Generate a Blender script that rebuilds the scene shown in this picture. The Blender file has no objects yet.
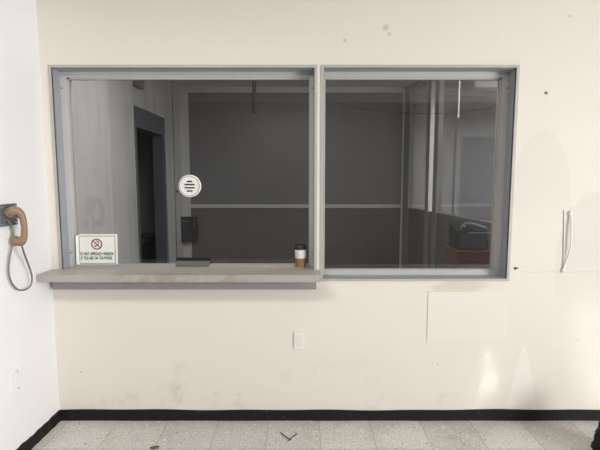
import bpy, bmesh, math, random
from mathutils import Vector, Matrix
random.seed(7)
C = bpy.context.scene.collection
PI = math.pi

# ------------------------------------------------------------------ camera
F, TH, D, H = 450.0, math.radians(5.95), 2.717, 1.53
cam = bpy.data.cameras.new('camera'); co = bpy.data.objects.new('camera', cam); C.objects.link(co)
co.location = (0, -D, H); co.rotation_euler = (PI/2 - TH, 0, 0)
cam.sensor_fit = 'HORIZONTAL'; cam.sensor_width = 36; cam.lens = 36*F/600
cam.clip_start = .02
bpy.context.scene.camera = co

def ray(px, py):
    cx, cy = (px-300)/F, -(py-225)/F
    return Vector((cx, math.cos(TH)+cy*math.sin(TH), -math.sin(TH)+cy*math.cos(TH)))
EYE = Vector((0, -D, H))
def P(px, py, y=0.0):                       # measured pixel -> point on the plane y
    d = ray(px, py); return EYE + d*((y+D)/d.y)
def G(px, py, z=0.0):                       # -> point on the level z
    d = ray(px, py); return EYE + d*((z-H)/d.z)
SL, XC = .029, P(52.3, 280).x               # the left wall stands a little out of square
def XL(y): return XC + SL*y
def L(px, py, off=0.0):                     # -> point on the left wall
    d = ray(px, py); t = (XC+off+SL*EYE.y-EYE.x)/(d.x-SL*d.y); return EYE + d*t

# ------------------------------------------------------------------ helpers
def finish(name, bm, m, parent=None, smooth=False, bevel=0, seg=2):
    if bevel:
        bmesh.ops.bevel(bm, geom=[e for e in bm.edges if len(e.link_faces) == 2 and e.calc_face_angle(0) > .6], offset=bevel, segments=seg, affect='EDGES', profile=.5)
    bmesh.ops.recalc_face_normals(bm, faces=bm.faces)
    me = bpy.data.meshes.new(name); bm.to_mesh(me); bm.free()
    if smooth:
        for p in me.polygons: p.use_smooth = True
        me.set_sharp_from_angle(angle=math.radians(40))
    me.materials.append(m)
    o = bpy.data.objects.new(name, me); C.objects.link(o)
    if parent:
        o.parent = parent; o.matrix_parent_inverse = parent.matrix_world.inverted()
    return o
def box(bm, x0, x1, y0, y1, z0, z1):
    v = [bm.verts.new(p) for p in ((x0,y0,z0),(x1,y0,z0),(x1,y1,z0),(x0,y1,z0),(x0,y0,z1),(x1,y0,z1),(x1,y1,z1),(x0,y1,z1))]
    for f in ((3,2,1,0),(4,5,6,7),(0,1,5,4),(1,2,6,5),(2,3,7,6),(3,0,4,7)): bm.faces.new([v[i] for i in f])
    return v
def B(*boxes):
    bm = bmesh.new()
    for b in boxes: box(bm, *b)
    return bm
def hexa(bm, base, top):                    # two matching quads
    v = [bm.verts.new(p) for p in list(base)+list(top)]
    for f in ((3,2,1,0),(4,5,6,7),(0,1,5,4),(1,2,6,5),(2,3,7,6),(3,0,4,7)): bm.faces.new([v[i] for i in f])
def lathe(bm, prof, n=32, M=None):          # prof: (radius, z) closed at the axis where radius is 0
    M = M or Matrix()
    rings = []
    for r, z in prof:
        if r < 1e-6: rings.append([bm.verts.new(M @ Vector((0,0,z)))])
        else: rings.append([bm.verts.new(M @ Vector((r*math.cos(2*PI*k/n), r*math.sin(2*PI*k/n), z))) for k in range(n)])
    for a, b in zip(rings, rings[1:]):
        for k in range(n):
            j = (k+1) % n
            if len(a) == 1 and len(b) == 1: continue
            if len(a) == 1: bm.faces.new((a[0], b[k], b[j]))
            elif len(b) == 1: bm.faces.new((a[k], b[0], a[j]))
            else: bm.faces.new((a[k], b[k], b[j], a[j]))
def spline(pts, sub=8):
    out = []
    q = [pts[0]]+list(pts)+[pts[-1]]
    for i in range(1, len(q)-2):
        p0, p1, p2, p3 = q[i-1:i+3]
        for s in range(sub):
            t = s/sub
            out.append(.5*((2*p1)+(p2-p0)*t+(2*p0-5*p1+4*p2-p3)*t*t+(3*p1-p0-3*p2+p3)*t**3))
    out.append(pts[-1]); return out
def tube(bm, pts, rad, n=10):               # rad: number or one per point
    up = Vector((0.3, 1, .2)).normalized(); rings = []
    for i, p in enumerate(pts):
        t = (pts[min(i+1, len(pts)-1)]-pts[max(i-1, 0)]).normalized()
        u = (up - t*up.dot(t)).normalized(); w = t.cross(u); up = u
        r = rad[i] if isinstance(rad, (list, tuple)) else rad
        rings.append([bm.verts.new(p+(u*math.cos(2*PI*k/n)+w*math.sin(2*PI*k/n))*r) for k in range(n)])
    for a, b in zip(rings, rings[1:]):
        for k in range(n): bm.faces.new((a[k], a[(k+1)%n], b[(k+1)%n], b[k]))
    bm.faces.new(rings[0][::-1]); bm.faces.new(rings[-1])
def tag(o, label, cat, group=None):
    o['label'] = label; o['category'] = cat
    if group: o['group'] = group
    return o
def thing(name, loc, label, cat, group=None, M=None):
    o = bpy.data.objects.new(name, None); C.objects.link(o); o.empty_display_size = .05
    o.matrix_world = M if M else Matrix.Translation(loc)
    bpy.context.view_layer.update()
    return tag(o, label, cat, group)
def struct(name, bm, m, bevel=0):
    o = finish(name, bm, m, bevel=bevel); o['kind'] = 'structure'; return o

# ------------------------------------------------------------------ materials
class N:
    def __init__(s, name):
        s.m = bpy.data.materials.new(name); s.m.use_nodes = True; s.t = s.m.node_tree; s.t.nodes.clear()
        s.out = s.t.nodes.new('ShaderNodeOutputMaterial')
    def n(s, kind, **kw):
        x = s.t.nodes.new('ShaderNode'+kind)
        for k, v in kw.items(): setattr(x, k, v)
        return x
    def put(s, inp, v):
        if hasattr(v, 'is_output') or isinstance(v, bpy.types.NodeSocket): s.t.links.new(v, inp)
        else: inp.default_value = v
    def math(s, op, a, b=0.0, clamp=False):
        x = s.n('Math', operation=op, use_clamp=clamp); s.put(x.inputs[0], a); s.put(x.inputs[1], b); return x.outputs[0]
    def ramp(s, v, lo, hi, a=0.0, b=1.0):
        x = s.n('MapRange', interpolation_type='SMOOTHSTEP'); s.put(x.inputs[0], v)
        for i, q in enumerate((lo, hi, a, b)): x.inputs[i+1].default_value = q
        return x.outputs[0]
    def mix(s, f, a, b, mode='MIX'):
        x = s.n('Mix', data_type='RGBA', blend_type=mode); s.put(x.inputs[0], f); s.put(x.inputs[6], a); s.put(x.inputs[7], b); return x.outputs[2]
    def pos(s, warp=0.0, scale=4.0):
        g = s.n('NewGeometry').outputs['Position']
        if warp:
            no = s.noise(scale, 3, vec=g, col=True)
            v = s.n('VectorMath', operation='SUBTRACT'); s.put(v.inputs[0], no); v.inputs[1].default_value = (.5,.5,.5)
            w = s.n('VectorMath', operation='SCALE'); s.put(w.inputs[0], v.outputs[0]); w.inputs['Scale'].default_value = warp
            a = s.n('VectorMath', operation='ADD'); s.put(a.inputs[0], g); s.put(a.inputs[1], w.outputs[0]); g = a.outputs[0]
        return g
    def noise(s, scale, det=4, vec=None, col=False, rough=.55):
        x = s.n('TexNoise'); x.inputs['Scale'].default_value = scale; x.inputs['Detail'].default_value = det; x.inputs['Roughness'].default_value = rough
        s.put(x.inputs['Vector'], vec if vec is not None else s.n('NewGeometry').outputs['Position'])
        return x.outputs['Color' if col else 'Fac']
    def bsdf(s, col, rough=.5, metal=0.0, bump=None, bs=.2, spec=.5, dist=.01):
        p = s.n('BsdfPrincipled'); s.put(p.inputs['Base Color'], col if not isinstance(col, tuple) else (*col, 1))
        s.put(p.inputs['Roughness'], rough); s.put(p.inputs['Metallic'], metal); p.inputs['Specular IOR Level'].default_value = spec
        if bump is not None:
            b = s.n('Bump'); b.inputs['Strength'].default_value = bs; b.inputs['Distance'].default_value = dist; s.put(b.inputs['Height'], bump); s.put(p.inputs['Normal'], b.outputs[0])
        s.t.links.new(p.outputs[0], s.out.inputs[0]); return p
def srgb(r, g, b): return tuple((c/255/12.92 if c/255 <= .04045 else ((c/255+.055)/1.055)**2.4) for c in (r, g, b))
def c4(t): return (*t, 1)
def simple(name, rgb, rough=.5, metal=0.0, var=.08, scale=12, bump=0, spec=.5):
    s = N(name); a = srgb(*rgb)
    f = s.noise(scale, 4)
    col = s.mix(f, c4(tuple(c*(1-var) for c in a)), c4(tuple(min(1, c*(1+var)) for c in a)))
    s.bsdf(col, rough, metal, s.noise(scale*8, 3) if bump else None, bump, spec); return s.m

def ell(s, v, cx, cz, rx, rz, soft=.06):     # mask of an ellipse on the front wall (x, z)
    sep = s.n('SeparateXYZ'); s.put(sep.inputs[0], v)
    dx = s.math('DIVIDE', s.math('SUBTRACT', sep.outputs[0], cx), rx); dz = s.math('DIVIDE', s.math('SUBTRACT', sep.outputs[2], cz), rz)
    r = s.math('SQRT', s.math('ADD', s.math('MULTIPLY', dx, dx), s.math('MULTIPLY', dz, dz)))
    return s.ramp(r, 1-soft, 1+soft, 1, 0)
def wallpaint(name, rgb, marks=False):
    s = N(name); a = srgb(*rgb)
    g = s.pos()
    col = s.mix(s.noise(1.1, 5), c4(tuple(c*.965 for c in a)), c4(tuple(min(1, c*1.02) for c in a)))
    if marks:
        zz = s.n('SeparateXYZ'); s.put(zz.inputs[0], g)
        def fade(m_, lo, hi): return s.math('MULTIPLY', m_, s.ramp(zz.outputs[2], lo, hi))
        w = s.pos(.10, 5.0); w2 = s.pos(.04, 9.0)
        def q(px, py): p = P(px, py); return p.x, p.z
        x, z = q(541, 180); col = s.mix(s.math('MULTIPLY', fade(ell(s, w2, x, z-.22, .19, .52, .04), z-.45, z+.05), .5), col, c4(srgb(212,206,196)))  # greyer patch with a rounded top, fading out downwards
        x, z = q(592, 245); col = s.mix(s.math('MULTIPLY', fade(ell(s, w2, x, z-.15, .22, .47, .04), z-.5, z-.05), .5), col, c4(srgb(208,203,195)))  # second greyer patch, lower and further right
        tx, tz = q(526, 346); sw = s.n('SeparateXYZ'); s.put(sw.inputs[0], s.pos(.018, 14))      # pointed scrape of bare paint
        hz_ = s.math('MAXIMUM', s.math('SUBTRACT', tz, sw.outputs[2]), 0.0)
        wd_ = s.math('MULTIPLY', s.math('POWER', s.math('DIVIDE', hz_, .34), .65), .085)
        ex = s.math('SUBTRACT', s.math('ABSOLUTE', s.math('SUBTRACT', sw.outputs[0], tx-.01)), wd_)
        col = s.mix(s.math('MULTIPLY', s.ramp(ex, -.006, .002, 1, 0), .4), col, c4(srgb(238,235,228)))
        lx, lz = q(522, 272)                                              # board joint
        jt = s.math('MULTIPLY', s.ramp(s.math('ABSOLUTE', s.math('SUBTRACT', sw.outputs[2], lz)), .001, .004, 1, 0), s.ramp(zz.outputs[0], lx-.01, lx+.01))
        col = s.mix(s.math('MULTIPLY', jt, .3), col, c4(srgb(176,168,156)))
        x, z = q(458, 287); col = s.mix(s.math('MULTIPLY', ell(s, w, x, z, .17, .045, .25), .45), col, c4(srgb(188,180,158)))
        # brown scuffs low on the wall
        n = s.noise(7, 5, vec=w, rough=.7)
        for px, py, rx, rz, k in ((205,395,.38,.09,.55), (186,373,.07,.06,.6), (120,402,.3,.06,.4), (420,402,.5,.06,.35), (330,375,.5,.12,.15)):
            x, z = q(px, py)
            col = s.mix(s.math('MULTIPLY', s.math('MULTIPLY', ell(s, w, x, z, rx, rz, .5), s.ramp(n, .48, .7)), k*.6), col, c4(srgb(176,158,126)))
        for px, py, r in ((80,372,.008),(437,365,.006),(432,364,.005),(345,40,.012),(385,25,.018),(390,32,.01),(578,340,.006),(570,14,.01)):
            x, z = q(px, py); col = s.mix(s.math('MULTIPLY', ell(s, w, x, z, r, r, .4), .3), col, c4(srgb(120,112,98)))
    s.bsdf(col, .55, 0, s.noise(160, 2), .12, .3, .002); return s.m

M = {}
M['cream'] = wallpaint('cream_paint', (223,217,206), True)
M['cream_plain'] = wallpaint('cream_paint_plate', (225,219,209))
M['white'] = wallpaint('white_paint', (230,229,228))
s = N('office_paint')
col = s.mix(s.noise(1.3, 5), c4(srgb(160,159,157)), c4(srgb(188,187,184)))
mp = s.n('VectorMath', operation='MULTIPLY'); s.put(mp.inputs[0], s.pos()); mp.inputs[1].default_value = (1, 1, .12)
col = s.mix(s.ramp(s.noise(3.2, 4, vec=mp.outputs[0]), .48, .68, 0, .4), col, c4(srgb(128,126,123)))
col = s.mix(s.ramp(s.noise(9, 4, rough=.7), .64, .72, 0, .6), col, c4(srgb(96,94,92)))
col = s.mix(s.ramp(s.noise(26, 2), .70, .74, 0, .8), col, c4(srgb(60,58,58)))
s.bsdf(col, .55); M['office_white'] = s.m
M['ceil'] = wallpaint('ceiling_paint', (196,194,188))
M['rear'] = wallpaint('rear_paint', (104,103,100))
M['alu'] = simple('aluminium', (186,186,184), .45, 0, .05)
M['trim'] = simple('painted_steel', (178,173,167), .5, .1, .06)
M['reveal'] = simple('grey_reveal_paint', (152,155,161), .5, 0, .05)
M['alu_dark'] = simple('office_aluminium', (196,196,194), .4, .3, .05)
M['alu_mid'] = simple('partition_aluminium', (132,132,131), .55, 0, .05)
M['slotplate'] = simple('slot_plate_grey', (104,101,98), .5, 0, .05)
M['channel'] = simple('channel_grey', (158,154,148), .5, 0, .05)
M['panel_up'] = simple('charcoal_panel', (118,118,119), .35, 0, .06, 2)
M['panel_low'] = simple('brown_grey_panel', (104,100,97), .45, 0, .08, 3)
M['black'] = simple('black_plastic', (22,22,24), .45)
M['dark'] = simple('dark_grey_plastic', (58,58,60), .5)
M['grey_plate'] = simple('stainless_plate', (106,109,113), .45, .3, .08)
M['chrome'] = simple('chrome', (215,216,218), .2, .9, .02)
M['tan'] = simple('tan_handset_plastic', (138,111,90), .42, 0, .12, 30)
M['cord'] = simple('grey_cord', (112,114,112), .45, .3, .1)
M['whitepl'] = simple('white_plastic', (228,226,220), .45, 0, .03)
M['kraft'] = simple('kraft_card', (142,106,70), .8, 0, .12, 60, .1)
M['paper'] = simple('white_paper', (226,228,220), .7, 0, .02)
M['ink'] = simple('black_ink', (34,34,34), .6)
M['red'] = simple('red_ink', (150,34,48), .6)
M['grey_ink'] = simple('grey_ink', (92,98,96), .6)
M['slotdark'] = simple('slot_black', (12,12,12), .8)
M['doorframe'] = simple('blue_grey_door_frame', (80,82,89), .45, 0, .06)
M['wood'] = simple('red_brown_wood', (98,62,53), .5, 0, .25, 9)
M['bag'] = simple('black_cloth', (14,14,16), .85, 0, .3, 30, .3)
M['leaf'] = simple('dry_leaf', (110,84,56), .8, 0, .3, 60)
M['conc'] = simple('office_floor', (110,108,104), .6, 0, .1, 6)
M['nbr'] = wallpaint('neighbour_paint', (205,205,202))

# counter laminate with a grimy front edge
s = N('taupe_laminate'); w = s.pos(.03, 12)
col = s.mix(s.noise(5, 5), c4(srgb(160,154,149)), c4(srgb(176,170,165)))
sep = s.n('SeparateXYZ'); s.put(sep.inputs[0], w)
band = s.math('MULTIPLY', s.ramp(sep.outputs[1], -.10, -.135), s.ramp(sep.outputs[0], -1.15, -1.0))
band = s.math('MULTIPLY', band, s.ramp(sep.outputs[0], -.35, -.25, 1, 0))
band = s.math('MULTIPLY', band, s.ramp(s.noise(9, 5, rough=.7), .40, .6))
col = s.mix(s.math('MULTIPLY', band, .45), col, c4(srgb(134,120,84)))
s.bsdf(col, .42); M['lam'] = s.m
M['apron'] = simple('mauve_grey_laminate', (154,148,149), .5, 0, .05)

# rubber baseboard
s = N('black_rubber')
col = s.mix(s.ramp(s.noise(26, 6, rough=.75), .58, .75), c4(srgb(27,22,23)), c4(srgb(74,70,68)))
s.bsdf(col, .6, 0, s.noise(40, 3), .3, .25); M['base'] = s.m

# worn speckled floor tiles
s = N('vinyl_tiles'); g = s.pos()
T = .3175; x0 = G(269, 420).x
sep = s.n('SeparateXYZ'); s.put(sep.inputs[0], g)
def edge(v, off, wd):
    a = s.math('FRACT', s.math('DIVIDE', s.math('SUBTRACT', v, off-40*T), T))
    a = s.math('ABSOLUTE', s.math('SUBTRACT', a, .5))
    return s.ramp(a, .5-wd/T, .5-wd*.3/T)
cell = s.n('TexWhiteNoise', noise_dimensions='2D')
cx = s.math('FLOOR', s.math('DIVIDE', s.math('SUBTRACT', sep.outputs[0], x0-40*T), T)); cy = s.math('FLOOR', s.math('DIVIDE', s.math('SUBTRACT', sep.outputs[1], .01-40*T), T))
cv = s.n('CombineXYZ'); s.put(cv.inputs[0], cx); s.put(cv.inputs[1], cy); s.put(cell.inputs['Vector'], cv.outputs[0])
col = s.mix(cell.outputs['Value'], c4(srgb(190,187,182)), c4(srgb(206,203,198)))
col = s.mix(s.math('MULTIPLY', s.ramp(s.noise(3, 6, rough=.65), .45, .72), .35), col, c4(srgb(150,146,138)))
col = s.mix(s.ramp(s.noise(95, 3), .55, .66, 0, .6), col, c4(srgb(112,108,102)))
col = s.mix(s.ramp(s.noise(75, 3, vec=s.pos(.3, 2)), .56, .66, 0, .6), col, c4(srgb(236,234,230)))
vo = s.n('TexVoronoi'); vo.inputs['Scale'].default_value = 42; s.put(vo.inputs['Vector'], s.pos(.035, 30))
vr = s.n('SeparateColor'); s.put(vr.inputs[0], vo.outputs['Color'])
spk = s.math('MULTIPLY', s.ramp(s.math('ADD', vo.outputs['Distance'], s.math('MULTIPLY', vr.outputs[1], .2)), .20, .27, 1, 0), s.ramp(vr.outputs[0], .70, .78))
col = s.mix(s.math('MULTIPLY', spk, .8), col, c4(srgb(62,58,54)))
gap = s.math('MAXIMUM', edge(sep.outputs[0], x0, .004), edge(sep.outputs[1], .01, .004))
col = s.mix(s.math('MULTIPLY', gap, .42), col, c4(srgb(92,88,82)))
s.bsdf(col, s.ramp(s.noise(8), .3, .7, .32, .55), 0, gap, -.15, .5, .002); M['floor'] = s.m

# glass: thin pane, faint grey tint
def glass(name, tint):
    s = N(name)
    tr = s.n('BsdfTransparent'); tr.inputs[0].default_value = (tint, tint*.995, tint, 1)
    gl = s.n('BsdfGlossy'); gl.inputs['Roughness'].default_value = .02; gl.inputs[0].default_value = (1, 1, 1, 1)
    fr = s.n('Fresnel'); fr.inputs[0].default_value = 1.5
    mx = s.n('MixShader'); s.put(mx.inputs[0], s.math('MULTIPLY', fr.outputs[0], .9)); s.put(mx.inputs[1], tr.outputs[0]); s.put(mx.inputs[2], gl.outputs[0])
    s.t.links.new(mx.outputs[0], s.out.inputs[0]); return s.m
M['glass'] = glass('window_glass', .84)
M['glass_thin'] = glass('partition_glass', .92)

# ------------------------------------------------------------------ measured frame of the openings
ZT = P(200, 65).z                                   # top of the window trims
A0, A1 = P(49.2, 80).x, P(317, 160).x               # left window, trim outside
R0, R1 = P(320.8, 160).x, P(519.3, 66).x            # right window
ZB = P(420, 281.0).z                                  # right window bottom
ZC = P(200, 266.3, .10).z                           # counter top
TW = .016                                           # trim width
CEIL = 2.83; WT = .18                               # wall thickness
YL = -.80
XR, YR = 4.4, -5.0                                  # right wall and rear wall of this room
OY = 3.93                                           # office back wall
OXL = -1.73

# front wall: four bands and the mullion strip round two openings
a0, a1, r0, r1, zt, zb, zl = A0+TW, A1-TW, R0+TW, R1-TW, ZT-TW, ZB+TW, ZC-.04
FX0, FX1 = -2.2, XR+.15
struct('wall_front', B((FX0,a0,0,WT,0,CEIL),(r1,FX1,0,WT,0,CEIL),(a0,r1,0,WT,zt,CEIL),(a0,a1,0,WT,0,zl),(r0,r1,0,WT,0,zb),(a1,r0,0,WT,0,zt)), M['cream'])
bm = bmesh.new()
hexa(bm, [(XL(0)-.12,0,0),(XL(0),0,0),(XL(YL),YL,0),(XL(YL)-.12,YL,0)], [(XL(0)-.12,0,CEIL),(XL(0),0,CEIL),(XL(YL),YL,CEIL),(XL(YL)-.12,YL,CEIL)])
struct('wall_left', bm, M['white'])
struct('floor', B((-5.2,FX1,YR-.15,0,-.1,0)), M['floor'])
struct('ceiling', B((-5.2,FX1,YR-.15,0,CEIL,CEIL+.1)), M['ceil'])
struct('wall_rear', B((-5.2,FX1,YR-.15,YR,0,CEIL),(-5.2,-5.05,YR,0,0,CEIL),(-5.05,-2.2,-.1,0,0,CEIL)), M['rear'])
# right wall with a big daylight window
W0, W1, WZ0, WZ1 = -4.9, -2.4, .5, 2.45
struct('wall_right', B((XR,XR+.15,YR,W0,0,CEIL),(XR,XR+.15,W1,0,0,CEIL),(XR,XR+.15,W0,W1,0,WZ0),(XR,XR+.15,W0,W1,WZ1,CEIL)), M['white'])
b = []
for y in (W0, W0+1.05, W0+2.10, W1-.05): b.append((XR+.05,XR+.10,y,y+.05,WZ0+.05,WZ1-.05))
b += [(XR+.05,XR+.10,W0,W1,WZ0,WZ0+.05),(XR+.05,XR+.10,W0,W1,WZ1-.05,WZ1)]
w3 = struct('window_3', B(*b), M['alu'])

# ---- window 1 and 2: flush trim, painted reveal, inset frame, panes
FY0, FY1, GY = .085, .125, .105
def window(name, x0, x1, z0, z1, open_bottom, fl, fr, bl, br):
    bs = [(x0,x0+TW,-.006,.01,z0,z1),(x1-TW,x1,-.006,.01,z0,z1),(x0+TW,x1-TW,-.006,.01,z1-TW,z1)]
    if not open_bottom: bs.append((x0+TW,x1-TW,-.006,.01,z0,z0+TW))
    w = struct(name, B(*bs), M['trim'])
    i0, i1, j1 = x0+TW, x1-TW, z1-TW
    j0 = z0 if open_bottom else z0+TW
    e = .003
    rv = [(i0,i0+e,.01,FY0,j0,j1),(i1-e,i1,.01,FY0,j0,j1),(i0,i1,.01,FY0,j1-e,j1)]
    if not open_bottom: rv.append((i0,i1,.01,FY0,j0,j0+e))
    finish('reveal', B(*rv), M['reveal'], w)
    fb = [(i0,i0+fl,FY0,FY1,j0,j1),(i1-fr,i1,FY0,FY1,j0,j1),(i0+fl,i1-fr,FY0,FY1,j1-.036,j1)]
    fb2 = [(i0+fl,i0+fl+bl,FY0+.010,FY1,j0,j1-.036),(i1-fr-br,i1-fr,FY0+.010,FY1,j0,j1-.036),(i0+fl,i1-fr,FY0+.010,FY1,j1-.046,j1-.036)]
    if not open_bottom:
        fb.append((i0+fl,i1-fr,FY0,FY1,j0,j0+.034)); fb2.append((i0+fl,i1-fr,FY0+.010,FY1,j0+.034,j0+.038))
    finish('window_frame', B(*fb), M['alu'], w, bevel=.002, seg=1)
    finish('glazing_bead', B(*fb2), M['trim'], w)
    for sx in (i0+min(.012, fl/2), i1-.012):
        for sz in (j0+.09, j1-.10):
            bm = bmesh.new(); lathe(bm, [(0,0),(.004,0),(.004,.003),(0,.004)], 10, Matrix.Translation((sx, FY0, sz)) @ Matrix.Rotation(PI/2, 4, 'X'))
            finish('screw', bm, M['dark'], w)
    return w, i0+fl, i1-fr, j0, j1-.036
w1, g0, g1, _, gz = window('window_1', A0, A1, ZC, ZT, True, .040, .026, .013, .004)
XS = P(174, 170, GY).x
CT = P(100, 264.4, GY-.03).z
XT = P(210.5, 262, GY).x
finish('pane', B((g0,XS+.006,GY-.008,GY-.002,CT,gz)), M['glass'], w1)
zs = P(190, 262.2, GY).z
finish('pane', B((XS,g1,GY,GY+.006,CT,gz)), M['glass'], w1)
finish('glazing_channel', B((g0,XS,GY-.030,GY+.012,ZC,CT)), M['channel'], w1)
finish('glazing_channel', B((XT,g1,GY-.030,GY+.012,ZC,CT)), M['channel'], w1)
w2, h0, h1, hz0, hz = window('window_2', R0, R1, ZB, ZT, False, .012, .040, .003, .014)
finish('pane', B((h0,h1,GY,GY+.006,hz0+.034,hz)), M['glass'], w2)

# ---- pass-through slot in the bottom of window 1
t = thing('pass_through_tray', ((XS+XT)/2, GY, ZC), 'small grey metal money slot in the left window, below the round speaking grille', 'tray')
finish('slot_plate', B((XS,XT,GY-.030,GY-.012,ZC+.001,P(190,261.2,GY-.03).z)), M['slotplate'], t)
finish('slot_opening', B((XS,XT,GY-.010,GY+.004,ZC+.001,P(190,257.8,GY-.01).z)), M['slotdark'], t)

# ------------------------------------------------------------------ counter
XE = P(320.3, 276, -.16).x
cy0 = -.16
bm = bmesh.new()
z0, z1 = ZC-.042, ZC
# slab in front of the wall, and through the opening
hexa(bm, [(XL(cy0)+.002,cy0,z0),(XE,cy0,z0),(XE,-.007,z0),(XL(0)+.002,-.007,z0)], [(XL(cy0)+.002,cy0,z1),(XE,cy0,z1),(XE,-.007,z1),(XL(0)+.002,-.007,z1)])
box(bm, a0+.004, a1-.004, -.007, .15, z0+.004, z1)
t = thing('service_counter', (-.7, 0, ZC), 'long taupe laminate counter shelf under the left service window', 'counter')
finish('countertop', bm, M['lam'], t)
finish('apron', B((XL(0)+.03,P(316.3, 286, -.05).x,-.05,-.001,P(200, 289.5, -.05).z,z0)), M['apron'], t, bevel=.002)

# ------------------------------------------------------------------ baseboards
zbt = P(200, 410, -.004).z
def strip(p0, p1, nrm, n=90):
    bm = bmesh.new(); rows = []
    for i in range(n+1):
        u = i/n; p = p0.lerp(p1, u)
        k = .0035*math.sin(u*23)*math.sin(u*9+1)+.002*math.sin(u*71)
        th = .006+.0025*math.sin(u*31+2)**2
        rows.append([bm.verts.new(p), bm.verts.new(p+nrm*(th+.0015)), bm.verts.new(p+nrm*th+Vector((0,0,.014))), bm.verts.new(p+nrm*th+Vector((0,0,zbt+k-.003))), bm.verts.new(p+nrm*(th-.003)+Vector((0,0,zbt+k))), bm.verts.new(p+Vector((0,0,zbt+k)))])
    for a, b_ in zip(rows, rows[1:]):
        for j in range(6): bm.faces.new((a[j], a[(j+1)%6], b_[(j+1)%6], b_[j]))
    bm.faces.new(rows[0]); bm.faces.new(rows[-1][::-1]); return bm
struct('baseboard_front', strip(Vector((XL(0),0,0)), Vector((XR,0,0)), Vector((0,-1,0))), M['base'])
nl = Vector((1, -SL, 0)).normalized()
struct('baseboard_left', strip(Vector((XL(0),0,0)), Vector((XL(YL),YL,0)), nl, 40), M['base'])

# ------------------------------------------------------------------ office behind the windows
DY0, DY1, DZ, DH = P(135, 150, 0).y, 0, 0, 0
def LW(px, py, X=OXL):                              # pixel -> office left wall
    d = ray(px, py); return EYE + d*((X-EYE.x)/d.x)
dn, df = LW(135.5, 180).y, LW(165.5, 180).y          # doorway frame, near and far edge
dz = LW(135.5, 106).z; oz = LW(137.5, 127.5).z
jn, jf = .06, .10
on, of = dn+jn, df-jf
struct('wall_office_left', B((OXL-.12,OXL,WT,dn,0,CEIL),(OXL-.12,OXL,df,OY,0,CEIL),(OXL-.12,OXL,dn,df,dz,CEIL)), M['office_white'])
struct('floor_office', B((-3.6,4.2,0,OY+.1,-.1,0)), M['conc'])
struct('ceiling_office', B((-3.6,4.2,0,OY+.1,CEIL,CEIL+.1)), M['ceil'])
d1 = struct('door_1', B((OXL-.12,OXL+.012,dn,on,0,dz),(OXL-.12,OXL+.012,of,df,0,dz),(OXL-.12,OXL+.012,on,of,oz,dz)), M['doorframe'])
cs = .045
finish('casing', B((OXL,OXL+.008,dn-cs,dn,0,dz+cs),(OXL,OXL+.008,df,df+cs,0,dz+cs),(OXL,OXL+.008,dn,df,dz,dz+cs)), M['office_white'], d1)
# unlit corridor beyond the doorway
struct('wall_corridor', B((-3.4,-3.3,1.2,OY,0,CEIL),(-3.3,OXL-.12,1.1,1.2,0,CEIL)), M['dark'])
# office back wall: framed dark panels
bz = P(260, 206, OY).z; bt = P(260, 93, OY).z
px0, px1 = OXL, P(405.5, 180, OY).x
struct('wall_office_back', B((-3.6,4.2,OY,OY+.1,0,CEIL)), M['nbr'])
pl = P(189.3, 150, OY-.03).x; pr = P(402, 150, OY-.03).x
finish('partition_panel', B((pl,pr,OY-.02,OY-.004,bz,bt)), M['panel_up']); bpy.data.objects['partition_panel']['kind'] = 'structure'
bpy.data.objects['partition_panel'].name = 'wall_panel_upper'
struct('wall_panel_lower', B((pl,pr,OY-.02,OY-.004,.0,bz)), M['panel_low'])
struct('trim_1', B((px0,pl,OY-.045,OY-.001,0,CEIL),(pl,pr,OY-.045,OY-.001,bt,bt+.085),(pl,pr,OY-.045,OY-.001,bz-.026,bz+.026)), M['alu_dark'], bevel=.004)
# slanted glazed partition on the right of the office
S0, S1 = Vector((px1, OY-.002, 0)), Vector((px1+.122*3.72, OY-3.74, 0))
sd = (S1-S0).normalized(); sn = Vector((sd.y, -sd.x, 0))
if sn.x > 0: sn = -sn                                # towards the office
def slab(bm, d0, d1, z0, z1, o0, o1):
    q = [S0+sd*d0+sn*o0, S0+sd*d1+sn*o0, S0+sd*d1+sn*o1, S0+sd*d0+sn*o1]
    hexa(bm, [p+Vector((0,0,z0)) for p in q], [p+Vector((0,0,z1)) for p in q])
LEN = (S1-S0).length
def SD(px):                                          # pixel column -> distance along the partition
    d = ray(px, 190); t = (S0-EYE).cross(Vector((sd.x, sd.y, 0))).z/Vector((d.x, d.y, 0)).cross(Vector((sd.x, sd.y, 0))).z
    return ((EYE+d*t)-S0).dot(sd)
bm = bmesh.new(); slab(bm, 0, LEN, 0, bz-.02, -.02, .02)
struct('wall_partition_lower', bm, M['panel_low'])
p_a, p_b, p_c, p_d = SD(427.6), SD(431), SD(435.2), SD(439)
bm = bmesh.new()
for q0, q1 in ((0, SD(410.5)), (p_a, p_b), (p_c, p_d)): slab(bm, q0, q1, 0, CEIL, -.035, .035)
slab(bm, 0, LEN, CEIL-.07, CEIL, -.03, .03); slab(bm, 0, LEN, bz-.02, bz-.008, -.024, .024)
t2 = struct('trim_2', bm, M['alu_mid'])
bm = bmesh.new(); slab(bm, SD(410.5), p_a, bz-.008, CEIL-.07, -.003, .003); slab(bm, p_d, LEN, bz-.008, CEIL-.07, -.003, .003)
w4 = struct('window_4', bm, M['glass_thin'])
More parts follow.
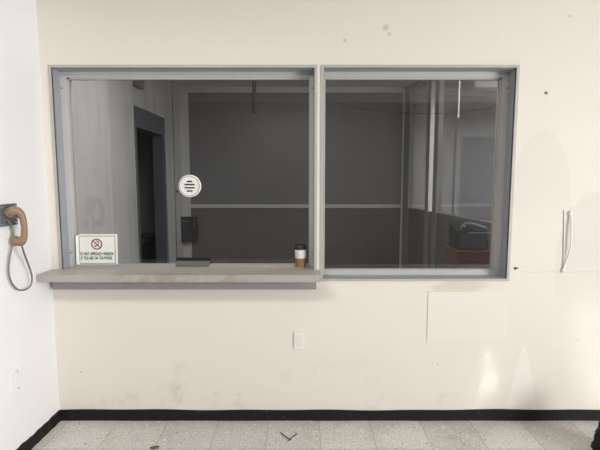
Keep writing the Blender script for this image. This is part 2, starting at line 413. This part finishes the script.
# a door in the far wall, seen through the partition glass
q0, q1 = P(453.5, 180, OY).x, P(453.5, 180, OY).x+.92
qz = P(470, 132, OY).z
d2 = struct('door_2', B((q0+.07,q1-.07,OY-.02,OY-.002,0,qz-.07)), M['panel_up'])
d2.data.materials.clear(); d2.data.materials.append(simple('grey_door', (150,152,156), .5))
finish('door_frame', B((q0,q0+.07,OY-.04,OY-.001,0,qz),(q1-.07,q1,OY-.04,OY-.001,0,qz),(q0+.07,q1-.07,OY-.04,OY-.001,qz-.07,qz)), M['nbr'], d2, bevel=.006)
struct('wall_neighbour_right', B((4.1,4.2,WT,OY,0,CEIL)), M['nbr'])
# box beam under the neighbouring ceiling
struct('beam', B((P(438,110,OY).x, 4.1, 2.6, 3.0, CEIL-.26, CEIL)), M['nbr'])

# ---- small things in the office
def pxbox(px0, px1, py0, py1, y0, y1):               # box whose face at y0 spans the measured pixels
    a, b_ = P(px0, py1, y0), P(px1, py0, y0); return (a.x, b_.x, y0, y1, a.z, b_.z)
yb = OY-.045
t = thing('wall_telephone_box', P(188, 242, yb), 'dark grey box mounted on the office corner post, under the round speaking grille', 'box')
finish('housing', B(pxbox(179.5, 191, 217, 242, yb-.10, yb)), M['dark'], t, bevel=.012)
finish('side_unit', B(pxbox(191.3, 196.5, 217.5, 241, yb-.07, yb)), M['dark'], t, bevel=.010)
finish('label_strip', B(pxbox(181.5, 189, 220.5, 222, yb-.103, yb-.099)), M['grey_plate'], t)
finish('button', B(pxbox(193, 194.6, 223, 227, yb-.074, yb-.069)), M['grey_plate'], t)
a, b_ = LW(173.5, 199), LW(178.5, 184)
t = thing('light_switch', a, 'grey switch plate on the office wall between the doorway and the corner post', 'switch')
finish('switch_plate', B((OXL,OXL+.008,a.y,b_.y,a.z,b_.z)), M['office_white'], t, bevel=.003)
finish('toggle', B((OXL+.008,OXL+.02,(a.y+b_.y)/2-.02,(a.y+b_.y)/2+.02,(a.z+b_.z)/2-.02,(a.z+b_.z)/2+.02)), M['dark'], t)
a, b_ = LW(132.5, 86), LW(140, 80)
t = thing('alarm_box', a, 'small grey box high on the office wall above the dark doorway', 'box')
finish('alarm_body', B((OXL,OXL+.06,a.y,a.y+.18,a.z-.0,a.z+.13)), M['grey_plate'], t, bevel=.01)
finish('alarm_conduit', B((OXL,OXL+.015,a.y+.08,a.y+.1,a.z+.13,CEIL)), M['office_white'], t)
# cabinet standing in the dark corridor
xk = -2.1
d = ray(141, 249); k0 = EYE + d*((xk-EYE.x)/d.x)
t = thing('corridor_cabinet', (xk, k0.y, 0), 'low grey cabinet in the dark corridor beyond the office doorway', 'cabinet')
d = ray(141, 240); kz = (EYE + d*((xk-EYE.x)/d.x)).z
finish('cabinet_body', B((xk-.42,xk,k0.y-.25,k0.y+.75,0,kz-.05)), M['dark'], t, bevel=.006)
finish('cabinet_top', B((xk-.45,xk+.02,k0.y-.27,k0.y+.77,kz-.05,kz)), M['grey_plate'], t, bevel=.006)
# pipe standing in for the reflection of a pole, then the pull cord
p = P(254.5, 113, 2.6)
t = thing('pole_reflection', (p.x, p.y, CEIL), 'short dark pipe standing in for a reflected pole before the charcoal panel', 'pipe')
bm = bmesh.new(); lathe(bm, [(0,p.z),(.018,p.z),(.022,p.z+.01),(.022,CEIL-.02),(.05,CEIL-.02),(.05,CEIL),(0,CEIL)], 16, Matrix.Translation((p.x,p.y,0))); finish('reflected_pole', bm, M['dark'], t, smooth=True)
p = P(458.3, 118, 1.4)
t = thing('pull_cord', (p.x, p.y, CEIL), 'thin white pull cord hanging behind the right window', 'cord')
bm = bmesh.new(); tube(bm, [Vector((p.x,p.y,CEIL)), Vector((p.x,p.y,p.z+.03))], .0055, 8); finish('cord', bm, M['whitepl'], t)
bm = bmesh.new(); lathe(bm, [(0,p.z),(.008,p.z+.004),(.009,p.z+.02),(.004,p.z+.035),(0,p.z+.036)], 12, Matrix.Translation((p.x,p.y,0))); finish('cord_knob', bm, M['whitepl'], t, smooth=True)
# stand-in for the reflection of a sagging cable in the glass
pts = [P(316, 96, 2.2), P(345, 105, 2.2), P(380, 111, 2.1), P(412, 113.5, 2.0), P(440, 113.5, 1.6), P(470, 110.5, 1.4), P(500, 106, 1.2)]
bm = bmesh.new(); tube(bm, spline(pts, 6), .003, 6)
tag(finish('cable_reflection', bm, M['dark'], smooth=True), 'thin grey line standing in for a cable reflection across the top of the right window', 'cable')

# cabinet with a black machine on it, by the partition
cyk = 1.18
cx0, cx1 = P(458, 240, cyk).x, P(487, 240, cyk).x+.03
ct = P(470, 250.5, cyk).z
t = thing('wooden_cabinet', ((cx0+cx1)/2, cyk+.2, 0), 'red-brown wooden cabinet in the office, low in the corner of the right window', 'cabinet')
finish('cabinet_carcass', B((cx0,cx1,cyk,cyk+.32,.05,ct-.02)), M['wood'], t, bevel=.006)
finish('cabinet_plinth', B((cx0+.02,cx1-.02,cyk+.02,cyk+.30,0,.05)), M['black'], t)
finish('cabinet_top', B((cx0-.006,cx1+.006,cyk-.012,cyk+.325,ct-.02,ct)), M['wood'], t, bevel=.004)
finish('cabinet_door', B((cx0+.012,cx1-.012,cyk-.010,cyk,.08,ct-.16)), M['wood'], t, bevel=.003)
dr = finish('drawer', B((cx0+.012,cx1-.012,cyk-.010,cyk,ct-.15,ct-.03)), M['wood'], t, bevel=.003)
finish('handle', B(((cx0+cx1)/2-.05,(cx0+cx1)/2+.05,cyk-.022,cyk-.010,ct-.10,ct-.088)), M['dark'], dr)
tp = P(470, 228, cyk).z
t = thing('desk_machine', ((cx0+cx1)/2, cyk+.15, ct), 'black office machine with a rounded lever, on top of the red-brown cabinet', 'machine')
bm = bmesh.new()
hexa(bm, [(cx0+.01,cyk+.02,ct),(cx1-.01,cyk+.02,ct),(cx1-.01,cyk+.27,ct),(cx0+.01,cyk+.27,ct)], [(cx0+.01,cyk+.05,tp-.03),(cx1-.01,cyk+.05,tp-.03),(cx1-.01,cyk+.27,tp+.035),(cx0+.01,cyk+.27,tp+.035)])
finish('machine_body', bm, M['black'], t, bevel=.012)
finish('machine_front', B((cx0+.03,cx1-.03,cyk+.012,cyk+.045,ct+.02,tp-.06)), M['dark'], t, bevel=.006)
bm = bmesh.new(); tube(bm, spline([Vector((cx0+.05,cyk+.08,tp-.03)), Vector((cx0+.06,cyk+.05,tp+.02)), Vector((cx0+.11,cyk+.04,tp+.035)), Vector((cx0+.19,cyk+.05,tp+.012)), Vector((cx1-.02,cyk+.07,tp-.01))], 8), .014, 12)
lv = finish('lever', bm, M['grey_plate'], t, smooth=True)
bm = bmesh.new(); bmesh.ops.create_uvsphere(bm, u_segments=16, v_segments=10, radius=.014, matrix=Matrix.Translation((cx0+.06,cyk+.03,tp+.008))); finish('knob', bm, M['grey_plate'], lv, smooth=True)
finish('machine_tray', B((cx0+.09,cx1,cyk-.0,cyk+.10,tp-.052,tp-.042)), M['grey_plate'], t, bevel=.003)

# ------------------------------------------------------------------ things on the counter and the glass
# round speaking grille, through the glass
c = P(190, 186, GY-.01); r = 11.0/F*(P(190,186,GY)-EYE).length*.985
RX = Matrix.Rotation(PI/2, 4, 'X')                   # local z points to the viewer
t = thing('speaking_grille', c, 'round white speaking grille with black slots set in the left window glass', 'grille')
bm = bmesh.new(); lathe(bm, [(0,-.02),(r*.8,-.02),(r*.8,0),(r,0),(r,.006),(r*.95,.011),(r*.80,.012),(r*.76,.007),(r*.70,.007),(r*.66,.010),(0,.011)], 56, Matrix.Translation(c) @ RX)
finish('grille_disc', bm, M['whitepl'], t, smooth=True)
for dz_, hw in ((4.4,2.6),(1.4,4.9),(-1.7,4.9),(-4.8,2.8)):
    k = r/11.0
    finish('slot', B((c.x-hw*k,c.x+hw*k,c.y-.0125,c.y-.009,c.z+dz_*k-.0042,c.z+dz_*k+.0042)), M['slotdark'], t)
bm = bmesh.new(); M3 = Matrix.Translation(c) @ RX
pr_ = [(r*.86,.0115),(r*.86,.0128),(r*.89,.0128),(r*.89,.0115)]
lathe(bm, pr_+[pr_[0]], 48, M3); finish('raised_ring', bm, M['grey_plate'], t, smooth=True)

# paper sign leaning in the corner of the sill
sy = .0815
x0, x1 = P(76.2, 250, sy).x, P(117.3, 250, sy).x
z0, z1 = CT, P(100, 234.2, sy).z
def curl(x, z, off=0.0):
    u = max(0.0, (x0+.035-x)/.035)
    return Vector((x+.004*u*u, sy-off+(z-z0)*.03-.012*u*u, z))
t = thing('paper_sign', ((x0+x1)/2, sy, CT), 'white notice card with a red no-telephone symbol, standing at the foot of the left window', 'sign')
bm = bmesh.new(); n = 24; f_, b_ = [], []
for i in range(n+1):
    x = x0+(x1-x0)*i/n
    f_.append([bm.verts.new(curl(x, z)) for z in (z0, (z0+z1)/2, z1-.010*max(0, 1-i/3))]); b_.append([bm.verts.new(curl(x, z, -.003)) for z in (z0, (z0+z1)/2, z1-.010*max(0, 1-i/3))])
for i in range(n):
    for j in range(2):
        bm.faces.new((f_[i][j], f_[i+1][j], f_[i+1][j+1], f_[i][j+1])); bm.faces.new((b_[i][j], b_[i][j+1], b_[i+1][j+1], b_[i+1][j]))
    bm.faces.new((f_[i][2], f_[i+1][2], b_[i+1][2], b_[i][2])); bm.faces.new((f_[i][0], b_[i][0], b_[i+1][0], f_[i+1][0]))
for i in (0, n):
    for j in range(2): bm.faces.new((f_[i][j], f_[i][j+1], b_[i][j+1], b_[i][j]))
finish('card', bm, M['paper'], t, smooth=True)
bx0, bx1, bz0, bz1 = P(79.5, 250, sy).x, P(115, 250, sy).x, z0+.006, P(100, 236.2, sy).z
bm = bmesh.new(); lw = .0034
def ribbon(bm, pts, wd, off=.0012, closed=False):    # flat printed line on the card, points in (x, z)
    m = len(pts); vs = []
    for i, (x, z) in enumerate(pts):
        q, w_ = pts[(i-1) % m] if (closed or i) else pts[i], pts[(i+1) % m] if (closed or i < m-1) else pts[i]
        tx, tz = w_[0]-q[0], w_[1]-q[1]; l = math.hypot(tx, tz) or 1
        nx, nz = -tz/l*wd/2, tx/l*wd/2
        vs.append((bm.verts.new(curl(x+nx, z+nz, off)), bm.verts.new(curl(x-nx, z-nz, off))))
    for i in range(m if closed else m-1):
        a, b2 = vs[i], vs[(i+1) % m]; bm.faces.new((a[0], b2[0], b2[1], a[1]))
for seg in (((bx0,bz0),(bx1,bz0)), ((bx1,bz0),(bx1,bz1)), ((bx1,bz1),(bx0,bz1))): ribbon(bm, [(seg[0][0]+(seg[1][0]-seg[0][0])*i/12, seg[0][1]+(seg[1][1]-seg[0][1])*i/12) for i in range(13)], lw)
ribbon(bm, [(bx0, bz1), (bx0, bz0)], lw)
finish('printed_border', bm, M['grey_ink'], t)
cc = P(96.5, 244.2, sy); cr = .0315
bm = bmesh.new()
ribbon(bm, [(cc.x+cr*math.cos(2*PI*i/40), cc.z+cr*math.sin(2*PI*i/40)) for i in range(40)], .0072, .0012, True)
ribbon(bm, [(cc.x-cr*.70, cc.z+cr*.70), (cc.x, cc.z), (cc.x+cr*.70, cc.z-cr*.70)], .0060, .0018)
finish('prohibition_symbol', bm, M['red'], t)
bm = bmesh.new()                                     # handset pictogram with its cord
ribbon(bm, [(cc.x+.004,cc.z+.019),(cc.x+.013,cc.z+.014),(cc.x+.012,cc.z+.003),(cc.x+.002,cc.z-.008),(cc.x-.008,cc.z-.013)], .0052, .0012)
ribbon(bm, [(cc.x-.001,cc.z+.017),(cc.x+.006,cc.z+.021)], .008, .0012)
ribbon(bm, [(cc.x-.013,cc.z-.010),(cc.x-.006,cc.z-.016)], .008, .0012)
ribbon(bm, [(cc.x-.013,cc.z+.000),(cc.x-.009,cc.z+.008),(cc.x-.014,cc.z+.013)], .003, .0012)
finish('handset_symbol', bm, M['ink'], t)
def lettering(text, cx, zc, width, height, name):
    cu = bpy.data.curves.new('lettering', 'FONT'); cu.body = text; cu.size = 1; cu.offset = .024; cu.space_word = 1.7; cu.space_character = 1.08
    to = bpy.data.objects.new('lettering_source', cu); C.objects.link(to); bpy.context.view_layer.update()
    me = bpy.data.meshes.new_from_object(to.evaluated_get(bpy.context.evaluated_depsgraph_get()))
    bpy.data.objects.remove(to)
    xs = [v.co.x for v in me.vertices]; ys = [v.co.y for v in me.vertices]
    for v in me.vertices:
        v.co = curl(cx+((v.co.x-min(xs))/(max(xs)-min(xs))-.5)*width, zc+((v.co.y-min(ys))/(max(ys)-min(ys))-.5)*height, .0012)
    me.materials.clear(); me.materials.append(M['ink'])
    o = bpy.data.objects.new(name, me); C.objects.link(o); o.parent = t; o.matrix_parent_inverse = t.matrix_world.inverted()
kk = (P(100,250,sy)-EYE).length/F
lettering('DO NOT APPROACH WINDOW', P(96.7,253.6,sy).x, P(96.7,253.8,sy).z, 31*kk, 3.0*kk, 'lettering')
lettering('IF YOU ARE ON THE PHONE.', P(96.7,257.9,sy).x, P(96.7,258.0,sy).z, 28.5*kk, 3.0*kk, 'lettering')

# paper coffee cup
cp = G(300.7, 267.0, ZC); u = (cp-EYE).length/F
t = thing('coffee_cup', (cp.x, cp.y, ZC), 'white paper coffee cup with black lid and brown sleeve on the counter end', 'cup')
TM = Matrix.Translation((cp.x, cp.y, ZC)); hh = 18.6*u
def rr(z): return (4.9+ .95*z/hh)*u
bm = bmesh.new(); lathe(bm, [(0,.002),(rr(0)*.93,.002),(rr(0)*.96,0),(rr(0),.001),(rr(hh),hh),(rr(hh)+.0015,hh+.001),(rr(hh)+.0015,hh+.003),(rr(hh)-.002,hh+.003),(0,hh+.002)], 40, TM); finish('cup_body', bm, M['paper'], t, smooth=True)
s0, s1 = .4*u, 9.4*u
bm = bmesh.new(); lathe(bm, [(rr(s0)+.0002,s0),(rr(s0)+.0018,s0),(rr(s1)+.0018,s1),(rr(s1)+.0002,s1)], 40, TM); finish('cup_sleeve', bm, M['kraft'], t, smooth=True)
bm = bmesh.new(); R_ = rr(hh)
lathe(bm, [(R_+.002,hh-.004),(R_+.004,hh-.003),(R_+.004,hh+.004),(R_+.001,hh+.007),(R_-.003,hh+.020),(R_-.004,hh+.023),(R_-.008,hh+.024),(R_-.011,hh+.017),(0,hh+.017)], 40, TM); finish('cup_lid', bm, M['black'], t, smooth=True)

# ------------------------------------------------------------------ wall telephone on the left wall
pc = L(8, 215)
ang = math.atan2(1, -SL)                              # wall direction away from the camera
WM = Matrix.Translation(pc) @ Matrix(((nl.x, SL/math.hypot(1,SL), 0, 0), (nl.y, 1/math.hypot(1,SL), 0, 0), (0, 0, 1, 0), (0, 0, 0, 1)))   # x out of the wall, y away along it, z up
t = thing('wall_telephone', pc, 'tan telephone handset with looped grey cord on a steel plate, on the white wall', 'telephone')
def wb(bm):
    for v in bm.verts: v.co = WM @ v.co
    return bm
inv = WM.inverted()
def wl(px, py, off=0.0): return inv @ L(px, py, off)
a, b_ = wl(16.2, 226), wl(2.0, 204)
hy0, hy1, hz0_, hz1_ = b_.y-.03, a.y, -.056, .058
finish('plate', wb(B((0.001,.010,hy0,hy1,hz0_,hz1_))), M['grey_plate'], t, bevel=.002)
for sy_ in (hy0+.012, hy1-.012):
    for sz in (hz0_+.012, hz1_-.012):
        bm = bmesh.new(); lathe(bm, [(0,0),(.005,0),(.004,.003),(0,.0035)], 12, Matrix.Translation((.010,sy_,sz)) @ Matrix.Rotation(PI/2,4,'Y')); finish('screw', wb(bm), M['chrome'], t)
yy = wl(10, 215).y
finish('cradle', wb(B((.010,.030,yy-.030,yy-.022,-.022,.030),(.010,.030,yy+.022,yy+.030,-.022,.030),(.010,.016,yy-.03,yy+.03,-.022,-.012))), M['chrome'], t, bevel=.002)
# handset: one smooth arc from ear cup to mouth cup, cups facing the wall
def hp(px, py, off): return inv @ L(px, py, off)
hs = [hp(10.5, 212.5, .030), hp(13.5, 211.2, .050), hp(18.5, 211.8, .070), hp(22.3, 217, .082), hp(24.2, 227, .088), hp(24.0, 236, .084), hp(21.8, 241.5, .072), hp(18.8, 241.5, .054), hp(16.2, 241.0, .034)]
yref = hs[0].y
bm = bmesh.new(); tube(bm, spline(hs, 6), [ (.026,.0255,.021,.0165,.0150,.0165,.021,.024,.0245)[min(8, i//6)]*(1-(i%6)/6)+(.026,.0255,.021,.0165,.0150,.0165,.021,.024,.0245)[min(8, i//6+1)]*(i%6)/6 for i in range(49)], 18)
hset = finish('handset', wb(bm), M['tan'], t, smooth=True)
for q, w_ in ((hs[0], hs[1]), (hs[8], hs[7])):
    ax = (q-w_).normalized(); bm = bmesh.new()
    lathe(bm, [(0,-.004),(.024,-.004),(.027,0),(.027,.010),(.022,.014),(0,.012)], 28, Matrix.Translation(q) @ ax.to_track_quat('Z','Y').to_matrix().to_4x4())
    finish('handset_cap', wb(bm), M['tan'], hset, smooth=True)
cpts = [L(21.5,244,.074), L(24,253,.06), L(28.5,265,.04), L(31.8,276,.03), L(30.8,285,.025), L(25.5,289.6,.02), L(18,289.5,.02), L(11.8,283,.018), L(8.6,272,.016), L(9.6,258,.016), L(12.2,245,.016), L(12.9,234,.018), L(11.0,226,.016), L(6.5,219,.014)]
bm = bmesh.new(); tube(bm, spline(cpts, 8), .0046, 10); finish('cord', bm, M['cord'], t, smooth=True)

# painted plate on the left wall
a, b_ = L(9.3, 394), L(22.6, 366.5)
pc2 = L(15.8, 380)
WM2 = Matrix.Translation(pc2) @ WM.to_3x3().to_4x4()
i2 = WM2.inverted(); ya, yb2 = (i2 @ L(10.6, 383)).y, (i2 @ L(21.8, 377)).y
t = thing('blank_wall_plate', pc2, 'white painted cover plate low on the left wall', 'wall plate')
bm = B((0,.010,ya,yb2,-.060,.060))
for v in bm.verts: v.co = WM2 @ v.co
finish('cover_plate', bm, M['white'], t, bevel=.003)
bm = B((.010,.012,ya+.022,yb2-.022,-.035,.035))
for v in bm.verts: v.co = WM2 @ v.co
finish('insert', bm, M['white'], t, bevel=.001)
for zq in (-.046, .046):
    bm = bmesh.new(); lathe(bm, [(0,0),(.004,0),(.003,.002),(0,.002)], 10, WM2 @ Matrix.Translation((.010,(ya+yb2)/2,zq)) @ Matrix.Rotation(PI/2,4,'Y')); finish('screw', bm, M['grey_plate'], t)

# outlet plate on the front wall
a, b_ = P(294.3, 348.6), P(304.8, 331.6)
t = thing('outlet_plate', P(299.5, 340), 'cream painted cover plate on the front wall below the counter end', 'wall plate')
finish('cover_plate', B((a.x,b_.x,-.009,-.0005,a.z,b_.z)), M['whitepl'], t, bevel=.003)
mx, mz = (a.x+b_.x)/2, (a.z+b_.z)/2
finish('insert', B((mx-.017,mx+.017,-.0110,-.009,mz-.034,mz+.034)), M['cream_plain'], t, bevel=.001)
for zq in (-.044, .044):
    bm = bmesh.new(); lathe(bm, [(0,0),(.0035,0),(.003,.0015),(0,.002)], 10, Matrix.Translation((mx,-.009,mz+zq)) @ RX); finish('screw', bm, M['cream_plain'], t)

# painted access panel under the right window
a, b_ = P(426.8, 340.5), P(508, 291.5)
tag(finish('access_panel', B((a.x,b_.x,-.004,0,a.z,b_.z)), M['cream_plain'], bevel=.0015), 'rectangular painted board fixed to the front wall under the right window', 'panel')

# painted wire stub on the right
t = thing('wall_wire', P(567, 245), 'white painted wire with a straight strip beside it on the wall right of the windows', 'wire')
bm = bmesh.new(); pts = [P(570.3,213.5,-.004), P(571.2,220,-.014), P(571.4,233,-.020), P(570.6,246,-.020), P(568.0,257,-.016), P(564.8,265,-.010), P(563.2,271,-.004)]
tube(bm, spline(pts, 6), .0058, 10); finish('wire', bm, M['whitepl'], t, smooth=True)
for px, py, rad in ((570.4,213.5,.013),(563.3,270.5,.012),(564.6,266,.009)):
    bm = bmesh.new(); bmesh.ops.create_uvsphere(bm, u_segments=14, v_segments=8, radius=rad, matrix=Matrix.Translation(P(px,py,-.006)) @ Matrix.Diagonal((1,.7,1.2,1))); finish('plaster_blob', bm, M['whitepl'], t, smooth=True)
bm = bmesh.new(); tube(bm, [P(564.6,210,-.003), P(564.2,240,-.005), P(563.6,266,-.003)], .004, 8); finish('strip', bm, M['whitepl'], t)
bm = bmesh.new(); tube(bm, [P(567.5,208.5,-.001), P(574,213,-.001)], .0018, 6); tube(bm, [P(573.5,207,-.001), P(567,212.5,-.001)], .0018, 6); finish('torn_edge', bm, M['whitepl'], t)

# nail and plug
t = thing('wall_nail', P(515.5, 268.3), 'dark nail head in the wall beside the bottom corner of the right window', 'nail')
bm = bmesh.new(); lathe(bm, [(0,-.002),(.007,-.002),(.008,.004),(.005,.010),(0,.011)], 14, Matrix.Translation(P(515.2,268.3)) @ RX); finish('nail_head', bm, M['dark'], t)
bm = bmesh.new(); tube(bm, [P(515.4,268.3,-.005), P(518.2,267.8,-.014)], .004, 8); finish('nail_shank', bm, M['grey_plate'], t)
t = thing('wall_anchor', P(546, 93), 'tiny grey plastic anchor high on the wall right of the right window', 'anchor')
bm = bmesh.new(); lathe(bm, [(0,-.002),(.009,-.002),(.009,.003),(.005,.004),(.004,.001),(0,.001)], 16, Matrix.Translation(P(546,93)) @ RX); finish('anchor_collar', bm, M['grey_plate'], t)
bm = bmesh.new(); tube(bm, [P(546.3,93,-.001), P(548.5,94.3,-.01)], .003, 8); finish('anchor_pin', bm, M['whitepl'], t)

# black cloth bag at the right edge
def lump(bm, c, r, sq=(1,1,1), seed=0):
    k = bmesh.ops.create_icosphere(bm, subdivisions=4, radius=1, matrix=Matrix())
    rnd = random.Random(seed); ph = [rnd.uniform(0, 6) for _ in range(9)]
    for v in k['verts']:
        d_ = v.co.normalized()
        q = 1+.07*math.sin(5*d_.x+ph[0]+3*d_.z)+.06*math.sin(7*d_.y+ph[1]+4*d_.x)+.04*math.sin(11*d_.z+ph[2]+6*d_.y)+.02*math.sin(19*d_.x+13*d_.z+ph[3])
        v.co = Vector((c[0]+d_.x*r*q*sq[0], c[1]+d_.y*r*q*sq[1], max(.002, c[2]+d_.z*r*q*sq[2])))
bp = G(603, 452)
bm = bmesh.new()
lump(bm, (bp.x+.06, bp.y-.05, .075), .128, (1,1,1.0), 3)
t = thing('cloth_bag', (bp.x+.07, bp.y-.05, 0), 'black cloth bag slumped on the floor at the right edge', 'bag')
finish('bag_body', bm, M['bag'], t, smooth=True)
bm = bmesh.new(); lump(bm, (bp.x+.058, bp.y-.03, .215), .066, (1,1,1.35), 5); finish('bag_neck', bm, M['bag'], t, smooth=True)

# a dry leaf on the tiles
lp = G(154.5, 448.5)
bm = bmesh.new(); vs = []
for i in range(9):
    u_ = i/8; w_ = .012*math.sin(PI*min(1, u_*1.02))**.7+.0006; x_ = (u_-.5)*.055
    vs.append([bm.verts.new((lp.x+x_, lp.y+w_, .003+.006*u_*u_+.005)), bm.verts.new((lp.x+x_, lp.y, .003+.006*u_*u_)), bm.verts.new((lp.x+x_, lp.y-w_, .003+.006*u_*u_+.004))])
for a_, b2 in zip(vs, vs[1:]):
    for j in range(2): bm.faces.new((a_[j], b2[j], b2[j+1], a_[j+1]))
k = bmesh.ops.extrude_face_region(bm, geom=list(bm.faces))
for v in [g_ for g_ in k['geom'] if isinstance(g_, bmesh.types.BMVert)]: v.co.z -= .002
tag(finish('dry_leaf', bm, M['leaf']), 'small brown scrap of leaf on the floor tiles before the left wall base', 'leaf')
# two black twigs
tw = G(285, 437)
bm = bmesh.new(); tube(bm, spline([G(280.5,432.5,.004), G(285,436,.006), G(291,440,.004)], 5), .0028, 6); tube(bm, spline([G(288,441,.004), G(291.5,437.5,.005), G(297,433.5,.004)], 5), .0022, 6)
tag(finish('twig', bm, M['black']), 'small dark forked twig on the floor tiles below the counter end', 'twig')

# ------------------------------------------------------------------ light
def area(name, loc, rot, sx, sy_, power, col=(1,1,1), spread=180):
    l = bpy.data.lights.new(name, 'AREA'); l.shape = 'RECTANGLE'; l.size = sx; l.size_y = sy_; l.energy = power; l.color = col; l.spread = math.radians(spread)
    o = bpy.data.objects.new(name, l); C.objects.link(o); o.location = loc; o.rotation_euler = rot; return o
def aim(o, p): o.rotation_euler = (Vector(p)-o.location).to_track_quat('-Z', 'Y').to_euler()
area('window_daylight', (XR+.14, (W0+W1)/2, (WZ0+WZ1)/2), (0, PI/2, 0), WZ1-WZ0, W1-W0, 225, (.985,.985,1))
area('room_fill', (-.9, -2.1, CEIL-.02), (0,0,0), 1.2, .5, 34, (1,.985,.96))  # unseen overhead fill, added for frontal light on the front wall
# unseen fill light added to brighten the office, above the windows
area('office_fill', (-.2, .75, CEIL-.03), (0,0,0), 1.6, .5, 33, (.98,1,.99))
# unseen fill light added to brighten the neighbouring room
area('neighbour_fill', (3.1, 1.5, CEIL-.02), (0, 0, 0), .6, 1.2, 165, (.98,.985,1))
# low sun glancing in through the right-hand window
for (y, z), (px, py), sx, sz, sp, pw in (((-2.7, .95), (489, 388), .02, .50, 2.6, .05), ((-2.6, 1.25), (596, 352), .12, .8, 4, .10)):
    o = area('sun_glint', (XR+.12, y, z), (0,0,0), sx, sz, pw, (.97,.98,1), sp); aim(o, P(px, py))
wd = bpy.data.worlds.new('world'); bpy.context.scene.world = wd; wd.use_nodes = True
wd.node_tree.nodes['Background'].inputs[0].default_value = (.8,.88,1,1); wd.node_tree.nodes['Background'].inputs[1].default_value = .4

sc = bpy.context.scene
sc.view_settings.view_transform = 'Standard'; sc.view_settings.look = 'None'; sc.view_settings.exposure = .5; sc.view_settings.gamma = 1
sc.cycles.use_denoising = True
sc.cycles.max_bounces = 10; sc.cycles.transparent_max_bounces = 12
